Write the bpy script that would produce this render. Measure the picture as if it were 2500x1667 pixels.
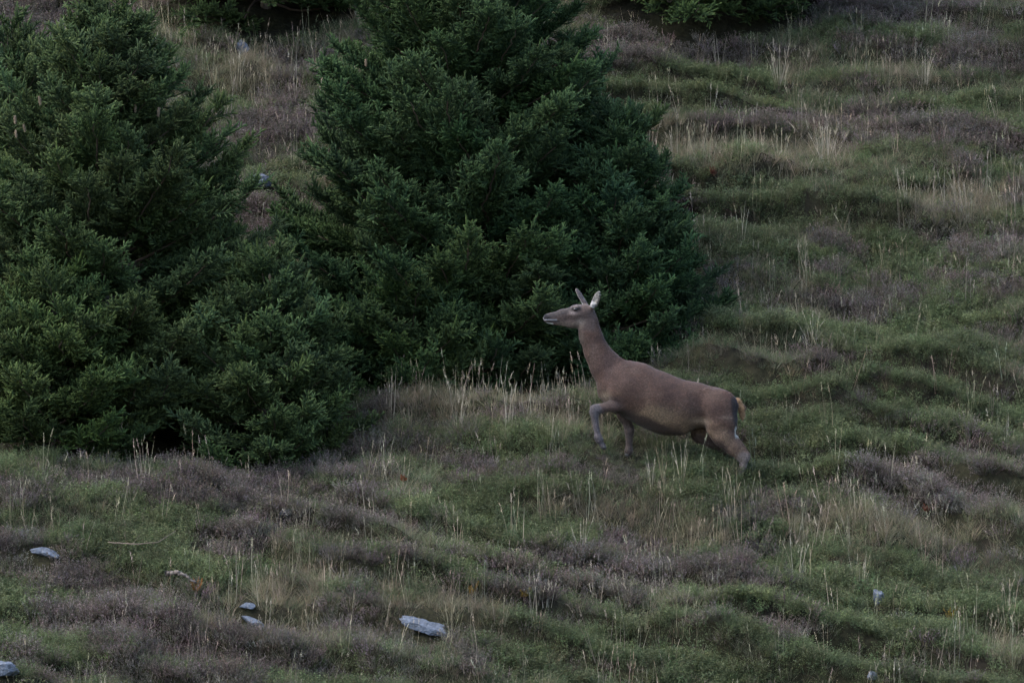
import bpy, math, random
import numpy as np
from mathutils import Vector, Matrix, Euler

for o in list(bpy.data.objects):
    bpy.data.objects.remove(o)
SC = bpy.context.scene
COL = SC.collection
RNG = np.random.default_rng(11)
random.seed(5)
R = math.radians

# ------------------------------------------------------------------ camera, sky, sun, exposure
CAM_D = 60.0
FPX = 17400.0                      # focal length in pixels of the 2500 px wide picture
cam = bpy.data.cameras.new("camera")
cam.sensor_width = 36.0
cam.lens = FPX / 2500.0 * 36.0
cam.clip_start = 1.0
cam.clip_end = 2000.0
cam_o = bpy.data.objects.new("camera", cam)
COL.objects.link(cam_o)
cam_o.location = (0, -CAM_D, 0)
cam_o.rotation_euler = (R(90), 0, 0)
SC.camera = cam_o

SUN_EL, SUN_AZ = R(55), R(-98)     # azimuth from +Y, clockwise; overcast evening, light from high behind the camera
world = bpy.data.worlds.new("World")
SC.world = world
world.use_nodes = True
wn = world.node_tree
wn.nodes.clear()
sky = wn.nodes.new("ShaderNodeTexSky")
sky.sky_type = 'NISHITA'
sky.sun_disc = False
sky.sun_elevation = SUN_EL
sky.sun_rotation = SUN_AZ
sky.air_density = 1.0
sky.dust_density = 2.2
bg = wn.nodes.new("ShaderNodeBackground")
bg.inputs[1].default_value = 0.12
wo = wn.nodes.new("ShaderNodeOutputWorld")
wn.links.new(sky.outputs[0], bg.inputs[0])
wn.links.new(bg.outputs[0], wo.inputs[0])

sl = bpy.data.lights.new("sun", 'SUN')
sl.energy = 0.85
sl.angle = R(45)
sl.color = (1.0, 0.985, 0.96)
so = bpy.data.objects.new("sun", sl)
COL.objects.link(so)
sd = Vector((math.sin(SUN_AZ) * math.cos(SUN_EL), math.cos(SUN_AZ) * math.cos(SUN_EL), math.sin(SUN_EL)))
so.rotation_euler = sd.to_track_quat('Z', 'Y').to_euler()
so.location = (0, -20, 30)

SC.view_settings.view_transform = 'Standard'
SC.view_settings.look = 'None'
SC.view_settings.gamma = 1.0
SC.view_settings.use_curve_mapping = False
SC.view_settings.exposure = 2.3
SC.cycles.max_bounces = 2
SC.cycles.diffuse_bounces = 1
SC.cycles.transmission_bounces = 1
SC.cycles.use_adaptive_sampling = True
SC.cycles.adaptive_threshold = 0.03

# ------------------------------------------------------------------ helpers
def _hash(ix, iy, seed):
    h = (ix.astype(np.int64) * 374761393 + iy.astype(np.int64) * 668265263 + seed * 974634777) & 0x7fffffff
    h = ((h ^ (h >> 13)) * 1274126177) & 0x7fffffff
    return ((h ^ (h >> 16)) & 0xffffff) / float(0xffffff)

def vnoise(x, y, seed=0):
    x = np.asarray(x, float); y = np.asarray(y, float)
    ix = np.floor(x); iy = np.floor(y)
    fx = x - ix; fy = y - iy
    fx = fx * fx * fx * (fx * (fx * 6 - 15) + 10); fy = fy * fy * fy * (fy * (fy * 6 - 15) + 10)
    a = _hash(ix, iy, seed); b = _hash(ix + 1, iy, seed); c = _hash(ix, iy + 1, seed); d = _hash(ix + 1, iy + 1, seed)
    return (a * (1 - fx) + b * fx) * (1 - fy) + (c * (1 - fx) + d * fx) * fy

def fbm(x, y, seed=0, octv=4, gain=0.5):
    s = 0.0; a = 1.0; t = 0.0
    for i in range(octv):
        s = s + a * vnoise(x * 2 ** i + 17.3 * i, y * 2 ** i - 9.1 * i, seed + i); t += a; a *= gain
    return s / t                                    # 0..1

def sstep(a, b, x):
    t = np.clip((x - a) / (b - a), 0, 1)
    return t * t * (3 - 2 * t)

def mesh_np(name, verts, faces, mat=None, col=None, smooth=False):
    """verts (n,3), faces (m,3) or (m,4) or list of such arrays -> mesh"""
    me = bpy.data.meshes.new(name)
    verts = np.asarray(verts, np.float32)
    fl = faces if isinstance(faces, list) else [faces]
    fl = [np.asarray(f, np.int32) for f in fl if len(f)]
    me.vertices.add(len(verts)); me.vertices.foreach_set("co", verts.ravel())
    nl = sum(f.size for f in fl); nf = sum(len(f) for f in fl)
    me.loops.add(nl); me.loops.foreach_set("vertex_index", np.concatenate([f.ravel() for f in fl]))
    me.polygons.add(nf)
    tot = np.concatenate([np.full(len(f), f.shape[1], np.int32) for f in fl])
    st = np.concatenate([[0], np.cumsum(tot)[:-1]]).astype(np.int32)
    me.polygons.foreach_set("loop_start", st); me.polygons.foreach_set("loop_total", tot)
    if smooth:
        me.polygons.foreach_set("use_smooth", np.ones(nf, bool))
    me.update(calc_edges=True)
    if col is not None:
        at = me.attributes.new("Col", 'FLOAT_COLOR', 'POINT')
        c = np.ones((len(verts), 4), np.float32); c[:, :3] = col
        at.data.foreach_set("color", c.ravel())
    if mat: me.materials.append(mat)
    me.validate()
    return me

def link(name, me, parent=None):
    o = bpy.data.objects.new(name, me); COL.objects.link(o)
    if parent is not None: o.parent = parent
    return o

def tag(o, label=None, cat=None, group=None, kind=None):
    if label: o["label"] = label
    if cat: o["category"] = cat
    if group: o["group"] = group
    if kind: o["kind"] = kind
    return o

def unit(v):
    v = np.asarray(v, float)
    return v / np.maximum(np.linalg.norm(v, axis=-1, keepdims=True), 1e-9)

def tube(path, radii, n=6, cap=True):
    """path (k,3) radii (k,) -> verts, quads"""
    path = np.asarray(path, float); radii = np.asarray(radii, float)
    k = len(path)
    t = unit(np.gradient(path, axis=0))
    ref = np.array([0.0, 0.0, 1.0]) if abs(t[0, 2]) < 0.9 else np.array([1.0, 0.0, 0.0])
    u = unit(np.cross(t, ref)); w = np.cross(t, u)
    a = np.linspace(0, 2 * np.pi, n, endpoint=False)
    v = path[:, None] + radii[:, None, None] * (np.cos(a)[None, :, None] * u[:, None] + np.sin(a)[None, :, None] * w[:, None])
    v = v.reshape(-1, 3)
    i = np.arange(k - 1)[:, None] * n; j = np.arange(n)[None]; j2 = (j + 1) % n
    q = np.stack([i + j, i + j2, i + n + j2, i + n + j], -1).reshape(-1, 4)
    return v, q

class Geo:
    """collects tris/quads with colours"""
    def __init__(s): s.v = []; s.f3 = []; s.f4 = []; s.c = []; s.n = 0
    def add(s, v, f, c):
        v = np.asarray(v, float).reshape(-1, 3); f = np.asarray(f, int)
        (s.f3 if f.shape[1] == 3 else s.f4).append(f + s.n)
        c = np.asarray(c, float)
        s.c.append(np.broadcast_to(c, (len(v), 3)) if c.ndim == 1 else c)
        s.v.append(v); s.n += len(v)
    def mesh(s, name, mat, smooth=False):
        fl = []
        if s.f3: fl.append(np.concatenate(s.f3))
        if s.f4: fl.append(np.concatenate(s.f4))
        return mesh_np(name, np.concatenate(s.v), fl, mat, np.concatenate(s.c), smooth)

# ------------------------------------------------------------------ materials
def nt_new(name):
    m = bpy.data.materials.new(name); m.use_nodes = True
    nt = m.node_tree; nt.nodes.clear()
    out = nt.nodes.new("ShaderNodeOutputMaterial")
    return m, nt, out

def plant_material(name, rough=0.7, trans=0.25, spec=0.25, inst=True):
    m, nt, out = nt_new(name)
    a = nt.nodes.new("ShaderNodeAttribute"); a.attribute_name = "Col"
    colr = a.outputs["Color"]
    if inst:
        b = nt.nodes.new("ShaderNodeAttribute"); b.attribute_type = 'INSTANCER'; b.attribute_name = "tint"
        mx = nt.nodes.new("ShaderNodeMix"); mx.data_type = 'RGBA'; mx.blend_type = 'MULTIPLY'; mx.inputs[0].default_value = 1
        nt.links.new(colr, mx.inputs[6]); nt.links.new(b.outputs["Color"], mx.inputs[7]); colr = mx.outputs[2]
    p = nt.nodes.new("ShaderNodeBsdfPrincipled")
    p.inputs["Roughness"].default_value = rough; p.inputs["Specular IOR Level"].default_value = spec
    nt.links.new(colr, p.inputs["Base Color"])
    if trans > 0:
        t = nt.nodes.new("ShaderNodeBsdfTranslucent"); nt.links.new(colr, t.inputs[0])
        ms = nt.nodes.new("ShaderNodeMixShader"); ms.inputs[0].default_value = trans
        nt.links.new(p.outputs[0], ms.inputs[1]); nt.links.new(t.outputs[0], ms.inputs[2])
        nt.links.new(ms.outputs[0], out.inputs[0])
    else:
        nt.links.new(p.outputs[0], out.inputs[0])
    return m

def ramp(nt, fac, stops):
    r = nt.nodes.new("ShaderNodeValToRGB")
    e = r.color_ramp.elements
    while len(e) < len(stops): e.new(0.5)
    for k, (p, c) in enumerate(stops):
        e[k].position = p; e[k].color = (*c, 1)
    nt.links.new(fac, r.inputs[0])
    return r.outputs[0]

def noise_node(nt, vec, scale, detail=5, rough=0.6, dist=0.0):
    n = nt.nodes.new("ShaderNodeTexNoise")
    n.inputs["Scale"].default_value = scale; n.inputs["Detail"].default_value = detail
    n.inputs["Roughness"].default_value = rough; n.inputs["Distortion"].default_value = dist
    nt.links.new(vec, n.inputs["Vector"])
    return n

def ground_material():
    m, nt, out = nt_new("peaty_ground")
    tc = nt.nodes.new("ShaderNodeTexCoord")
    n1 = noise_node(nt, tc.outputs["Object"], 1.6, 6, 0.65)
    n2 = noise_node(nt, tc.outputs["Object"], 22, 5, 0.7)
    c1 = ramp(nt, n1.outputs[0], [(0.3, (0.014, 0.012, 0.009)), (0.5, (0.020, 0.020, 0.011)), (0.7, (0.024, 0.019, 0.015))])
    c2 = ramp(nt, n2.outputs[0], [(0.3, (0.45, 0.45, 0.45)), (0.7, (1.5, 1.45, 1.3))])
    mx = nt.nodes.new("ShaderNodeMix"); mx.data_type = 'RGBA'; mx.blend_type = 'MULTIPLY'; mx.inputs[0].default_value = 1
    nt.links.new(c1, mx.inputs[6]); nt.links.new(c2, mx.inputs[7])
    p = nt.nodes.new("ShaderNodeBsdfPrincipled"); p.inputs["Roughness"].default_value = 0.95
    p.inputs["Specular IOR Level"].default_value = 0.1
    nt.links.new(mx.outputs[2], p.inputs["Base Color"])
    b = nt.nodes.new("ShaderNodeBump"); b.inputs["Strength"].default_value = 0.8; b.inputs["Distance"].default_value = 0.03
    nt.links.new(n2.outputs[0], b.inputs["Height"]); nt.links.new(b.outputs[0], p.inputs["Normal"])
    nt.links.new(p.outputs[0], out.inputs[0])
    return m

def stone_material(name, base):
    m, nt, out = nt_new(name)
    tc = nt.nodes.new("ShaderNodeTexCoord")
    n1 = noise_node(nt, tc.outputs["Object"], 14, 7, 0.65, 0.6)
    n2 = noise_node(nt, tc.outputs["Object"], 45, 4, 0.6)
    b = np.array(base)
    c = ramp(nt, n1.outputs[0], [(0.28, tuple(b * 0.35)), (0.42, tuple(b * 0.8)), (0.58, tuple(b)), (0.75, tuple(np.minimum(b * 1.35, 0.8)))])
    c2 = ramp(nt, n2.outputs[0], [(0.3, (0.55, 0.56, 0.53)), (0.55, (1, 1, 1))])
    mx = nt.nodes.new("ShaderNodeMix"); mx.data_type = 'RGBA'; mx.blend_type = 'MULTIPLY'; mx.inputs[0].default_value = 1
    nt.links.new(c, mx.inputs[6]); nt.links.new(c2, mx.inputs[7])
    p = nt.nodes.new("ShaderNodeBsdfPrincipled"); p.inputs["Roughness"].default_value = 0.8
    p.inputs["Specular IOR Level"].default_value = 0.35
    nt.links.new(mx.outputs[2], p.inputs["Base Color"])
    bu = nt.nodes.new("ShaderNodeBump"); bu.inputs["Strength"].default_value = 0.7; bu.inputs["Distance"].default_value = 0.02
    nt.links.new(n2.outputs[0], bu.inputs["Height"]); nt.links.new(bu.outputs[0], p.inputs["Normal"])
    nt.links.new(p.outputs[0], out.inputs[0])
    return m

def bark_material():
    m, nt, out = nt_new("spruce_bark")
    tc = nt.nodes.new("ShaderNodeTexCoord")
    n1 = noise_node(nt, tc.outputs["Object"], 40, 6, 0.7)
    c = ramp(nt, n1.outputs[0], [(0.3, (0.035, 0.026, 0.02)), (0.55, (0.10, 0.078, 0.06)), (0.75, (0.17, 0.14, 0.115))])
    p = nt.nodes.new("ShaderNodeBsdfPrincipled"); p.inputs["Roughness"].default_value = 0.9
    nt.links.new(c, p.inputs["Base Color"])
    bu = nt.nodes.new("ShaderNodeBump"); bu.inputs["Distance"].default_value = 0.01
    nt.links.new(n1.outputs[0], bu.inputs["Height"]); nt.links.new(bu.outputs[0], p.inputs["Normal"])
    nt.links.new(p.outputs[0], out.inputs[0])
    return m

M_NEEDLE = plant_material("spruce_needles", 0.75, 0.15, 0.12)
M_PLANT = plant_material("heath_leaves", 0.7, 0.25, 0.2)
M_GRASS = plant_material("grass_blades", 0.7, 0.3, 0.2)
M_GRASS_T = plant_material("grass_tuft_blades", 0.7, 0.3, 0.2, inst=False)
M_GROUND = ground_material()
M_BARK = bark_material()
M_STONE = stone_material("grey_stone", (0.095, 0.112, 0.142))
M_STONE_D = stone_material("dark_stone", (0.035, 0.035, 0.042))
M_WOOD = plant_material("bleached_wood", 0.85, 0.0, 0.2, inst=False)

# ------------------------------------------------------------------ the hillside
def plane_blend(h, x, y, x0, y0, rx, ry, z0, gx, gy, s=1.0):
    d = np.sqrt(((x - x0) / rx) ** 2 + ((y - y0) / ry) ** 2)
    w = (1 - sstep(0.45, 1.0, d)) * s
    return h * (1 - w) + (z0 + gx * (x - x0) + gy * (y - y0)) * w

def height_base(x, y):
    h = 0.5 * y
    h = h - 0.09 * x * (1 - sstep(-1.0, 3.5, y))
    # flat shelves where the trees stand
    h = plane_blend(h, x, y, -3.2, -0.9, 3.0, 2.3, -0.86, -0.03, 0.24)
    h = plane_blend(h, x, y, 0.1, 0.5, 2.1, 2.0, -0.42, 0.10, 0.20)
    # the bank the deer climbs
    h = plane_blend(h, x, y, 1.35, -2.0, 1.7, 1.1, -1.03, -0.25, 0.42)
    return h

def terrace(x, y):
    q = y * 1.55 + 0.30 * x * (1 - sstep(-1, 3, y)) + 1.5 * (fbm(x * 0.33, y * 0.6, 5, 3) - 0.5) + 0.35 * (fbm(x * 1.6, y * 1.2, 15, 2) - 0.5)
    amp = (0.085 + 0.20 * sstep(0.3, 0.7, vnoise(x * 0.6, y * 0.9, 31))) * (0.75 + 0.35 * sstep(0.0, 1.5, x))
    return q, amp, q - np.floor(q)

def height(x, y):
    x = np.asarray(x, float); y = np.asarray(y, float)
    h = height_base(x, y)
    # small terraces that run along the slope
    tq, ta, fr = terrace(x, y)
    h = h + ta * (sstep(0.0, 0.20, fr) - fr)
    # hummocks
    ft = np.exp(-(((x - 0.98) / 0.45) ** 2 + ((y + 2.0) / 0.5) ** 2))          # trodden ground under the deer's forefeet
    h = h + (1 - ft) * (0.30 * (fbm(x * 1.1, y * 1.3, 2, 3) - 0.5) + 0.17 * (fbm(x * 3.0, y * 3.3, 9, 3) - 0.5))
    h = h * (1 - 0.9 * ft) + 0.9 * ft * (-0.955 - 0.22 * (x - 0.95) + 0.40 * (y + 1.9))
    return h

def project(x, y, z):
    s = FPX / (y + CAM_D)
    return 1250 + x * s, 833.5 - z * s

def place(px, py):
    """point of the hillside seen at a picture position"""
    ys = np.linspace(-9, 16, 2501)
    xs = (px - 1250) * (ys + CAM_D) / FPX
    zr = (833.5 - py) * (ys + CAM_D) / FPX
    d = height(xs, ys) - zr
    k = np.argmax(d > 0)
    return np.array([xs[k], ys[k], height(xs[k], ys[k])])

def axis_coords(lo, hi, step, far, grow=1.25):
    c = list(np.arange(lo, hi + 1e-6, step)); s = step
    a = hi
    while a < far: s *= grow; a += s; c.append(a)
    s = step; a = lo; pre = []
    while a > -far: s *= grow; a -= s; pre.append(a)
    return np.array(pre[::-1] + c)

gx_ = axis_coords(-7, 7, 0.05, 140)
gy_ = axis_coords(-9.5, 11, 0.05, 140)
gy_ = gy_[gy_ > -45]
X, Y = np.meshgrid(gx_, gy_, indexing='ij')
far = np.maximum(sstep(12, 60, np.abs(X)), sstep(20, 90, Y))
Zg = height(X, Y)
Zg = np.where(Y > 40, height(X, np.minimum(Y, 40)) + (Y - 40) * 0.25, Zg)
Zg = np.where(Y < -14, np.maximum(Zg, height(X, np.full_like(Y, -14.0)) + (Y + 14) * 0.62), Zg)
vi = np.arange(X.size).reshape(X.shape)
quads = np.stack([vi[:-1, :-1], vi[1:, :-1], vi[1:, 1:], vi[:-1, 1:]], -1).reshape(-1, 4)
gm = mesh_np("hillside", np.stack([X, Y, Zg], -1).reshape(-1, 3), quads, M_GROUND, smooth=True)
hill = link("hillside", gm)
tag(hill, "rough heathery hillside rising away behind the deer", None, None, "structure")

# ------------------------------------------------------------------ scattering with geometry nodes
def scatter(name, sources, pts, rot, scl, tint, parent=None):
    n = len(pts)
    me = bpy.data.meshes.new(name)
    me.vertices.add(n); me.vertices.foreach_set("co", np.asarray(pts, np.float32).ravel())
    a = me.attributes.new("rot", 'FLOAT_VECTOR', 'POINT'); a.data.foreach_set("vector", np.asarray(rot, np.float32).ravel())
    a = me.attributes.new("scl", 'FLOAT_VECTOR', 'POINT')
    scl = np.asarray(scl, np.float32)
    if scl.ndim == 1: scl = np.repeat(scl[:, None], 3, 1)
    a.data.foreach_set("vector", scl.ravel())
    t4 = np.ones((n, 4), np.float32); t4[:, :3] = tint
    a = me.attributes.new("tint", 'FLOAT_COLOR', 'POINT'); a.data.foreach_set("color", t4.ravel())
    a = me.attributes.new("idx", 'INT', 'POINT'); a.data.foreach_set("value", RNG.integers(0, len(sources), n).astype(np.int32))
    o = link(name, me, parent)
    ng = bpy.data.node_groups.new(name + "_scatter", 'GeometryNodeTree')
    ng.interface.new_socket("Geometry", in_out='INPUT', socket_type='NodeSocketGeometry')
    ng.interface.new_socket("Geometry", in_out='OUTPUT', socket_type='NodeSocketGeometry')
    gi = ng.nodes.new("NodeGroupInput"); go = ng.nodes.new("NodeGroupOutput")
    jn = ng.nodes.new("GeometryNodeJoinGeometry")
    for s in sources:
        oi = ng.nodes.new("GeometryNodeObjectInfo"); oi.inputs["Object"].default_value = s; oi.inputs["As Instance"].default_value = False
        g2 = ng.nodes.new("GeometryNodeGeometryToInstance")
        ng.links.new(oi.outputs["Geometry"], g2.inputs[0]); ng.links.new(g2.outputs[0], jn.inputs[0])
    def named(nm, dt):
        x = ng.nodes.new("GeometryNodeInputNamedAttribute"); x.data_type = dt; x.inputs["Name"].default_value = nm
        return [q for q in x.outputs if q.enabled and q.name == "Attribute"][0]
    ip = ng.nodes.new("GeometryNodeInstanceOnPoints")
    e2r = ng.nodes.new("FunctionNodeEulerToRotation")
    ng.links.new(named("rot", 'FLOAT_VECTOR'), e2r.inputs[0])
    ng.links.new(gi.outputs[0], ip.inputs["Points"]); ng.links.new(jn.outputs[0], ip.inputs["Instance"])
    ip.inputs["Pick Instance"].default_value = True
    ng.links.new(named("idx", 'INT'), ip.inputs["Instance Index"])
    ng.links.new(e2r.outputs[0], ip.inputs["Rotation"])
    ng.links.new(named("scl", 'FLOAT_VECTOR'), ip.inputs["Scale"])
    ng.links.new(ip.outputs[0], go.inputs[0])
    md = o.modifiers.new("scatter", 'NODES'); md.node_group = ng
    return o

def src(name, me):
    return bpy.data.objects.new(name, me)     # source geometry only, never linked to the scene

# ------------------------------------------------------------------ spruce shoots
def needles(g, p0, d, L, c_in, c_out, rng, nlen=0.019, per=640, r0=0.002):
    """one shoot: needles all round an axis"""
    d = unit(d); n = max(8, int(L * per))
    t = np.sort(rng.random(n)); ang = rng.random(n) * 2 * np.pi
    ref = np.array([0, 0, 1.0]) if abs(d[2]) < 0.9 else np.array([1.0, 0, 0])
    u = unit(np.cross(d, ref)); w = np.cross(d, u)
    rad = np.cos(ang)[:, None] * u + np.sin(ang)[:, None] * w
    base = p0 + (t * L)[:, None] * d + rad * r0
    fw = 0.55 + 0.5 * t ** 3 + rng.normal(0, 0.12, n)
    nd = unit(rad + fw[:, None] * d + rng.normal(0, 0.1, (n, 3)))
    ln = nlen * (0.75 + 0.4 * rng.random(n)) * (1 - 0.35 * t ** 4)
    side = unit(np.cross(nd, rad + rng.normal(0, 0.5, (n, 3)))) * 0.0021
    v = np.stack([base - side, base + side, base + nd * ln[:, None]], 1).reshape(-1, 3)
    f = np.arange(3 * n).reshape(-1, 3)
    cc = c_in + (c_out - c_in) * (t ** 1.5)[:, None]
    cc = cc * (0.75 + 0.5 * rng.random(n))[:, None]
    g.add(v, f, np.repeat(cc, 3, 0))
    # the dense inner needles read as a soft core
    tt = np.array([0.0, 0.25, 0.7, 0.9, 1.02]); rr = 0.0085 * np.array([0.55, 0.95, 1.0, 0.75, 0.15]) * (0.9 + 0.25 * rng.random())
    path = p0 + (tt * L)[:, None] * d
    sv, sf = tube(path, rr, 6)
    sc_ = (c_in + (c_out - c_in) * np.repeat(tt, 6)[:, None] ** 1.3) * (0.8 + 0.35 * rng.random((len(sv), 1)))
    g.add(sv, sf, sc_)

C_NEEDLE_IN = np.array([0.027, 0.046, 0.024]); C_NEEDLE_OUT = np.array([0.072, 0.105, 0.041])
def spray_mesh(seed):
    rng = np.random.default_rng(seed); g = Geo()
    L = 0.26; k = 4
    ax = [np.array([0, 0, 0.0])]
    d = unit(np.array([1, 0, rng.normal(0, 0.06)]))
    for i in range(k):
        ax.append(ax[-1] + d * L / k); d = unit(d + np.array([0, rng.normal(0, 0.07), 0.07]))
    for i in range(k):
        last = i == k - 1
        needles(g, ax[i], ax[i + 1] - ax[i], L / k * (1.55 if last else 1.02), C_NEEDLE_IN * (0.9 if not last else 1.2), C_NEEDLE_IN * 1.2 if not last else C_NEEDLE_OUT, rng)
    for i in range(0, k):
        for s in (-1, 1):
            if rng.random() < 0.15: continue
            l = (0.125 - 0.014 * i) * (0.7 + 0.5 * rng.random())
            dd = unit(np.array([0.8, s * (0.8 + rng.normal(0, 0.15)), 0.22 + rng.normal(0, 0.25)]))
            needles(g, ax[i] + (ax[i + 1] - ax[i]) * rng.random() * 0.8, dd, l, C_NEEDLE_IN, C_NEEDLE_OUT, rng)
    for q in range(2):
        if rng.random() < 0.6:
            needles(g, ax[2 + q], unit([0.5, rng.normal(0, .35), 0.9]), 0.085 * (0.7 + 0.5 * rng.random()), C_NEEDLE_IN, C_NEEDLE_OUT, rng)
    return g.mesh("spruce_spray", M_NEEDLE, True)

def leader_mesh(seed):
    rng = np.random.default_rng(seed); g = Geo(); L = 0.24
    needles(g, np.zeros(3), np.array([1, 0, 0.0]), L, C_NEEDLE_IN * 1.25, C_NEEDLE_OUT * np.array([1.12, 1.05, 0.95]), rng)
    for k in range(5):
        a = k * 1.2566 + rng.normal(0, 0.2)
        needles(g, np.array([0.02 * rng.random(), 0, 0]), unit([0.75, math.cos(a), math.sin(a)]), 0.10 * (0.7 + 0.5 * rng.random()), C_NEEDLE_IN, C_NEEDLE_OUT, rng)
    for k in range(2):
        a = rng.random() * 6.28
        needles(g, np.array([0.10, 0, 0]), unit([0.9, math.cos(a), math.sin(a)]), 0.06, C_NEEDLE_IN, C_NEEDLE_OUT, rng)
    return g.mesh("spruce_leader", M_NEEDLE, True)
LEADERS = [src("leader_source", leader_mesh(150 + i)) for i in range(4)]
SPRAYS = [src("spray_source", spray_mesh(100 + i)) for i in range(6)]

def euler_from_x(d, roll):
    """euler angles turning +X to d with a roll about it (XYZ order: roll, pitch, yaw)"""
    d = unit(d)
    yaw = np.arctan2(d[:, 1], d[:, 0]); pitch = -np.arcsin(np.clip(d[:, 2], -1, 1))
    return np.stack([roll, pitch, yaw], 1)

def cone_mesh():
    g = Geo(); rng = np.random.default_rng(3)
    L = 0.085
    v, q = tube(np.stack([np.zeros(7), np.zeros(7), -np.linspace(0, L, 7)], 1), 0.013 * np.array([0.35, 0.8, 1, 1, 0.92, 0.65, 0.15]), 8)
    g.add(v, q, np.array([0.13, 0.10, 0.065]))
    for i in range(44):                               # overlapping scales
        t = (i + 0.5) / 44; a = i * 2.4
        r = 0.013 * (0.5 + 0.55 * math.sin(math.pi * (0.12 + 0.8 * t))); z = -L * (0.04 + 0.92 * t)
        c = np.array([math.cos(a) * r, math.sin(a) * r, z]); rad = np.array([math.cos(a), math.sin(a), 0]); tan = np.array([-math.sin(a), math.cos(a), 0])
        v = np.stack([c - tan * .006 + [0, 0, .004], c + tan * .006 + [0, 0, .004], c + rad * .004 - [0, 0, .009]])
        g.add(v, [[0, 1, 2]], np.array([0.17, 0.13, 0.085]) * (0.8 + 0.4 * rng.random()))
    return g.mesh("cone", M_GRASS_T)
CONE = cone_mesh()

def spruce(seed, px, ybase, H, Rmax, label, group="young spruces on the hillside", tint=(1, 1, 1), dens=1.0, shape=0.85, cones=(), skirt=0.0, stubs=()):
    """px: picture column of the trunk at depth ybase. H height, Rmax crown radius."""
    rng = np.random.default_rng(seed)
    x0 = (px - 1250) * (ybase + CAM_D) / FPX
    z0 = float(height(x0, ybase)) - 0.05
    root = bpy.data.objects.new("spruce_tree", None); COL.objects.link(root); root.location = (x0, ybase, z0)
    tag(root, label, "tree", group)
    # trunk
    kz = np.linspace(0, H, 14)
    tp = np.stack([0.02 * np.sin(kz * 2.1 + seed), 0.02 * np.cos(kz * 1.7 + seed), kz], 1)
    v, q = tube(tp, 0.055 * (H / 4) * (1 - kz / H) ** 0.8 + 0.006, 9)
    link("trunk", mesh_np("trunk", v, q, M_BARK, smooth=True), root)
    P, D, T = [], [], []
    LP, LD, LT = [], [], []
    bv = Geo()
    z = 0.10
    t3 = np.array(tint)
    while z < H * 0.985:
        t = z / H
        Rz = Rmax * (1 - t) ** shape * (0.72 + 0.28 * sstep(0.0, 0.16, t)) + 0.05
        nb = int(rng.integers(6, 9)) if t < 0.8 else int(rng.integers(4, 7))
        a0 = rng.random() * 6.28
        for b in range(nb):
            az = a0 + b * 2 * np.pi / nb + rng.normal(0, 0.22)
            L = Rz * (0.82 + 0.26 * rng.random())
            el0 = -0.22 + 1.0 * t ** 0.8 + rng.normal(0, 0.10)
            if t < 0.12: el0 = rng.normal(0.0, 0.08)
            hd = np.array([math.cos(az), math.sin(az), 0]); lat = np.array([-math.sin(az), math.cos(az), 0])
            n = max(5, int(L / 0.042)); s = np.linspace(0, 1, n)
            curve = 0.30 * (1 - t)
            rise = L * (math.tan(el0) * s + curve * s ** 2.4)
            lx = np.cumsum(np.r_[0, rng.normal(0, 0.012, n - 1)])
            zz = z + rng.normal(0, 0.05) + rise
            pth = np.array([0, 0, 0.0]) + hd * (L * s)[:, None] + lat * lx[:, None]
            pth[:, 2] = zz
            # skirt branches follow the ground down and rest just above it
            gz = height(x0 + pth[:, 0], ybase + pth[:, 1]) - z0
            if t < 0.22:
                pth[:, 2] += np.minimum(0, (gz * s) * (1 - t / 0.22)) * 0.9
            pth[:, 2] = np.maximum(pth[:, 2], gz + 0.07 + 0.08 * rng.random())
            vv, qq = tube(pth, 0.012 * (L / 1.2) ** 0.7 * (1 - 0.8 * s) + 0.002, 4)
            bv.add(vv, qq, np.array([0.075, 0.056, 0.042]) * (0.7 + 0.6 * rng.random()))
            tang = unit(np.gradient(pth, axis=0))
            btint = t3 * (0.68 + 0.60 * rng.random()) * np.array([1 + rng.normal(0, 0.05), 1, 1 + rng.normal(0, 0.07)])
            s_in = 0.18 if t > 0.5 else 0.28
            for i in range(n):
                if s[i] < s_in: continue
                for sd_ in (-1, 1):
                    if rng.random() > dens: continue
                    l2 = (0.10 + 0.42 * L * (1 - s[i]) * min(1.0, 0.6 + s[i])) * (0.7 + 0.5 * rng.random())
                    l2 = min(l2, 0.55)
                    dd = unit(tang[i] * (0.8 + 0.3 * s[i]) + sd_ * lat * (0.8 + 0.2 * rng.random()) + np.array([0, 0, rng.normal(0.10, 0.22)]))
                    m = max(1, int(l2 / 0.072))
                    for j in range(m):
                        f = (j + 0.25 + 0.5 * rng.random()) / m
                        pp = pth[i] + dd * l2 * f * 0.85 + np.array([0, 0, -0.06 * f * f * l2])
                        d3 = unit(dd + rng.normal(0, 0.30, 3) + np.array([0, 0, 0.12]))
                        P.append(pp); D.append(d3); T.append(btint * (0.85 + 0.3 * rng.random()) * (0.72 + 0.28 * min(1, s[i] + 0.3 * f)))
                # shoots standing on top of the branch
                if rng.random() < 0.8 * dens:
                    P.append(pth[i]); D.append(unit(tang[i] + np.array([0, 0, 0.5 + 0.6 * rng.random()]) + lat * rng.normal(0, 0.5))); T.append(btint * (0.9 + 0.3 * rng.random()))
            if rng.random() < 0.25 + 0.6 * t:             # a long leading shoot
                LP.append(pth[-1] - tang[-1] * 0.03); LD.append(unit(tang[-1] * 0.9 + np.array([0, 0, 0.35 + 0.9 * rng.random()]) + rng.normal(0, 0.12, 3))); LT.append(btint * 1.15)
            for q_ in range(2):                          # the tip
                P.append(pth[-1] - tang[-1] * 0.05 * q_); D.append(unit(tang[-1] + rng.normal(0, 0.12, 3) + np.array([0, 0, 0.10 + 0.35 * t]))); T.append(btint * 1.12)
        z += (0.105 + 0.045 * rng.random()) * (1 if t < 0.75 else 0.85)
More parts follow.
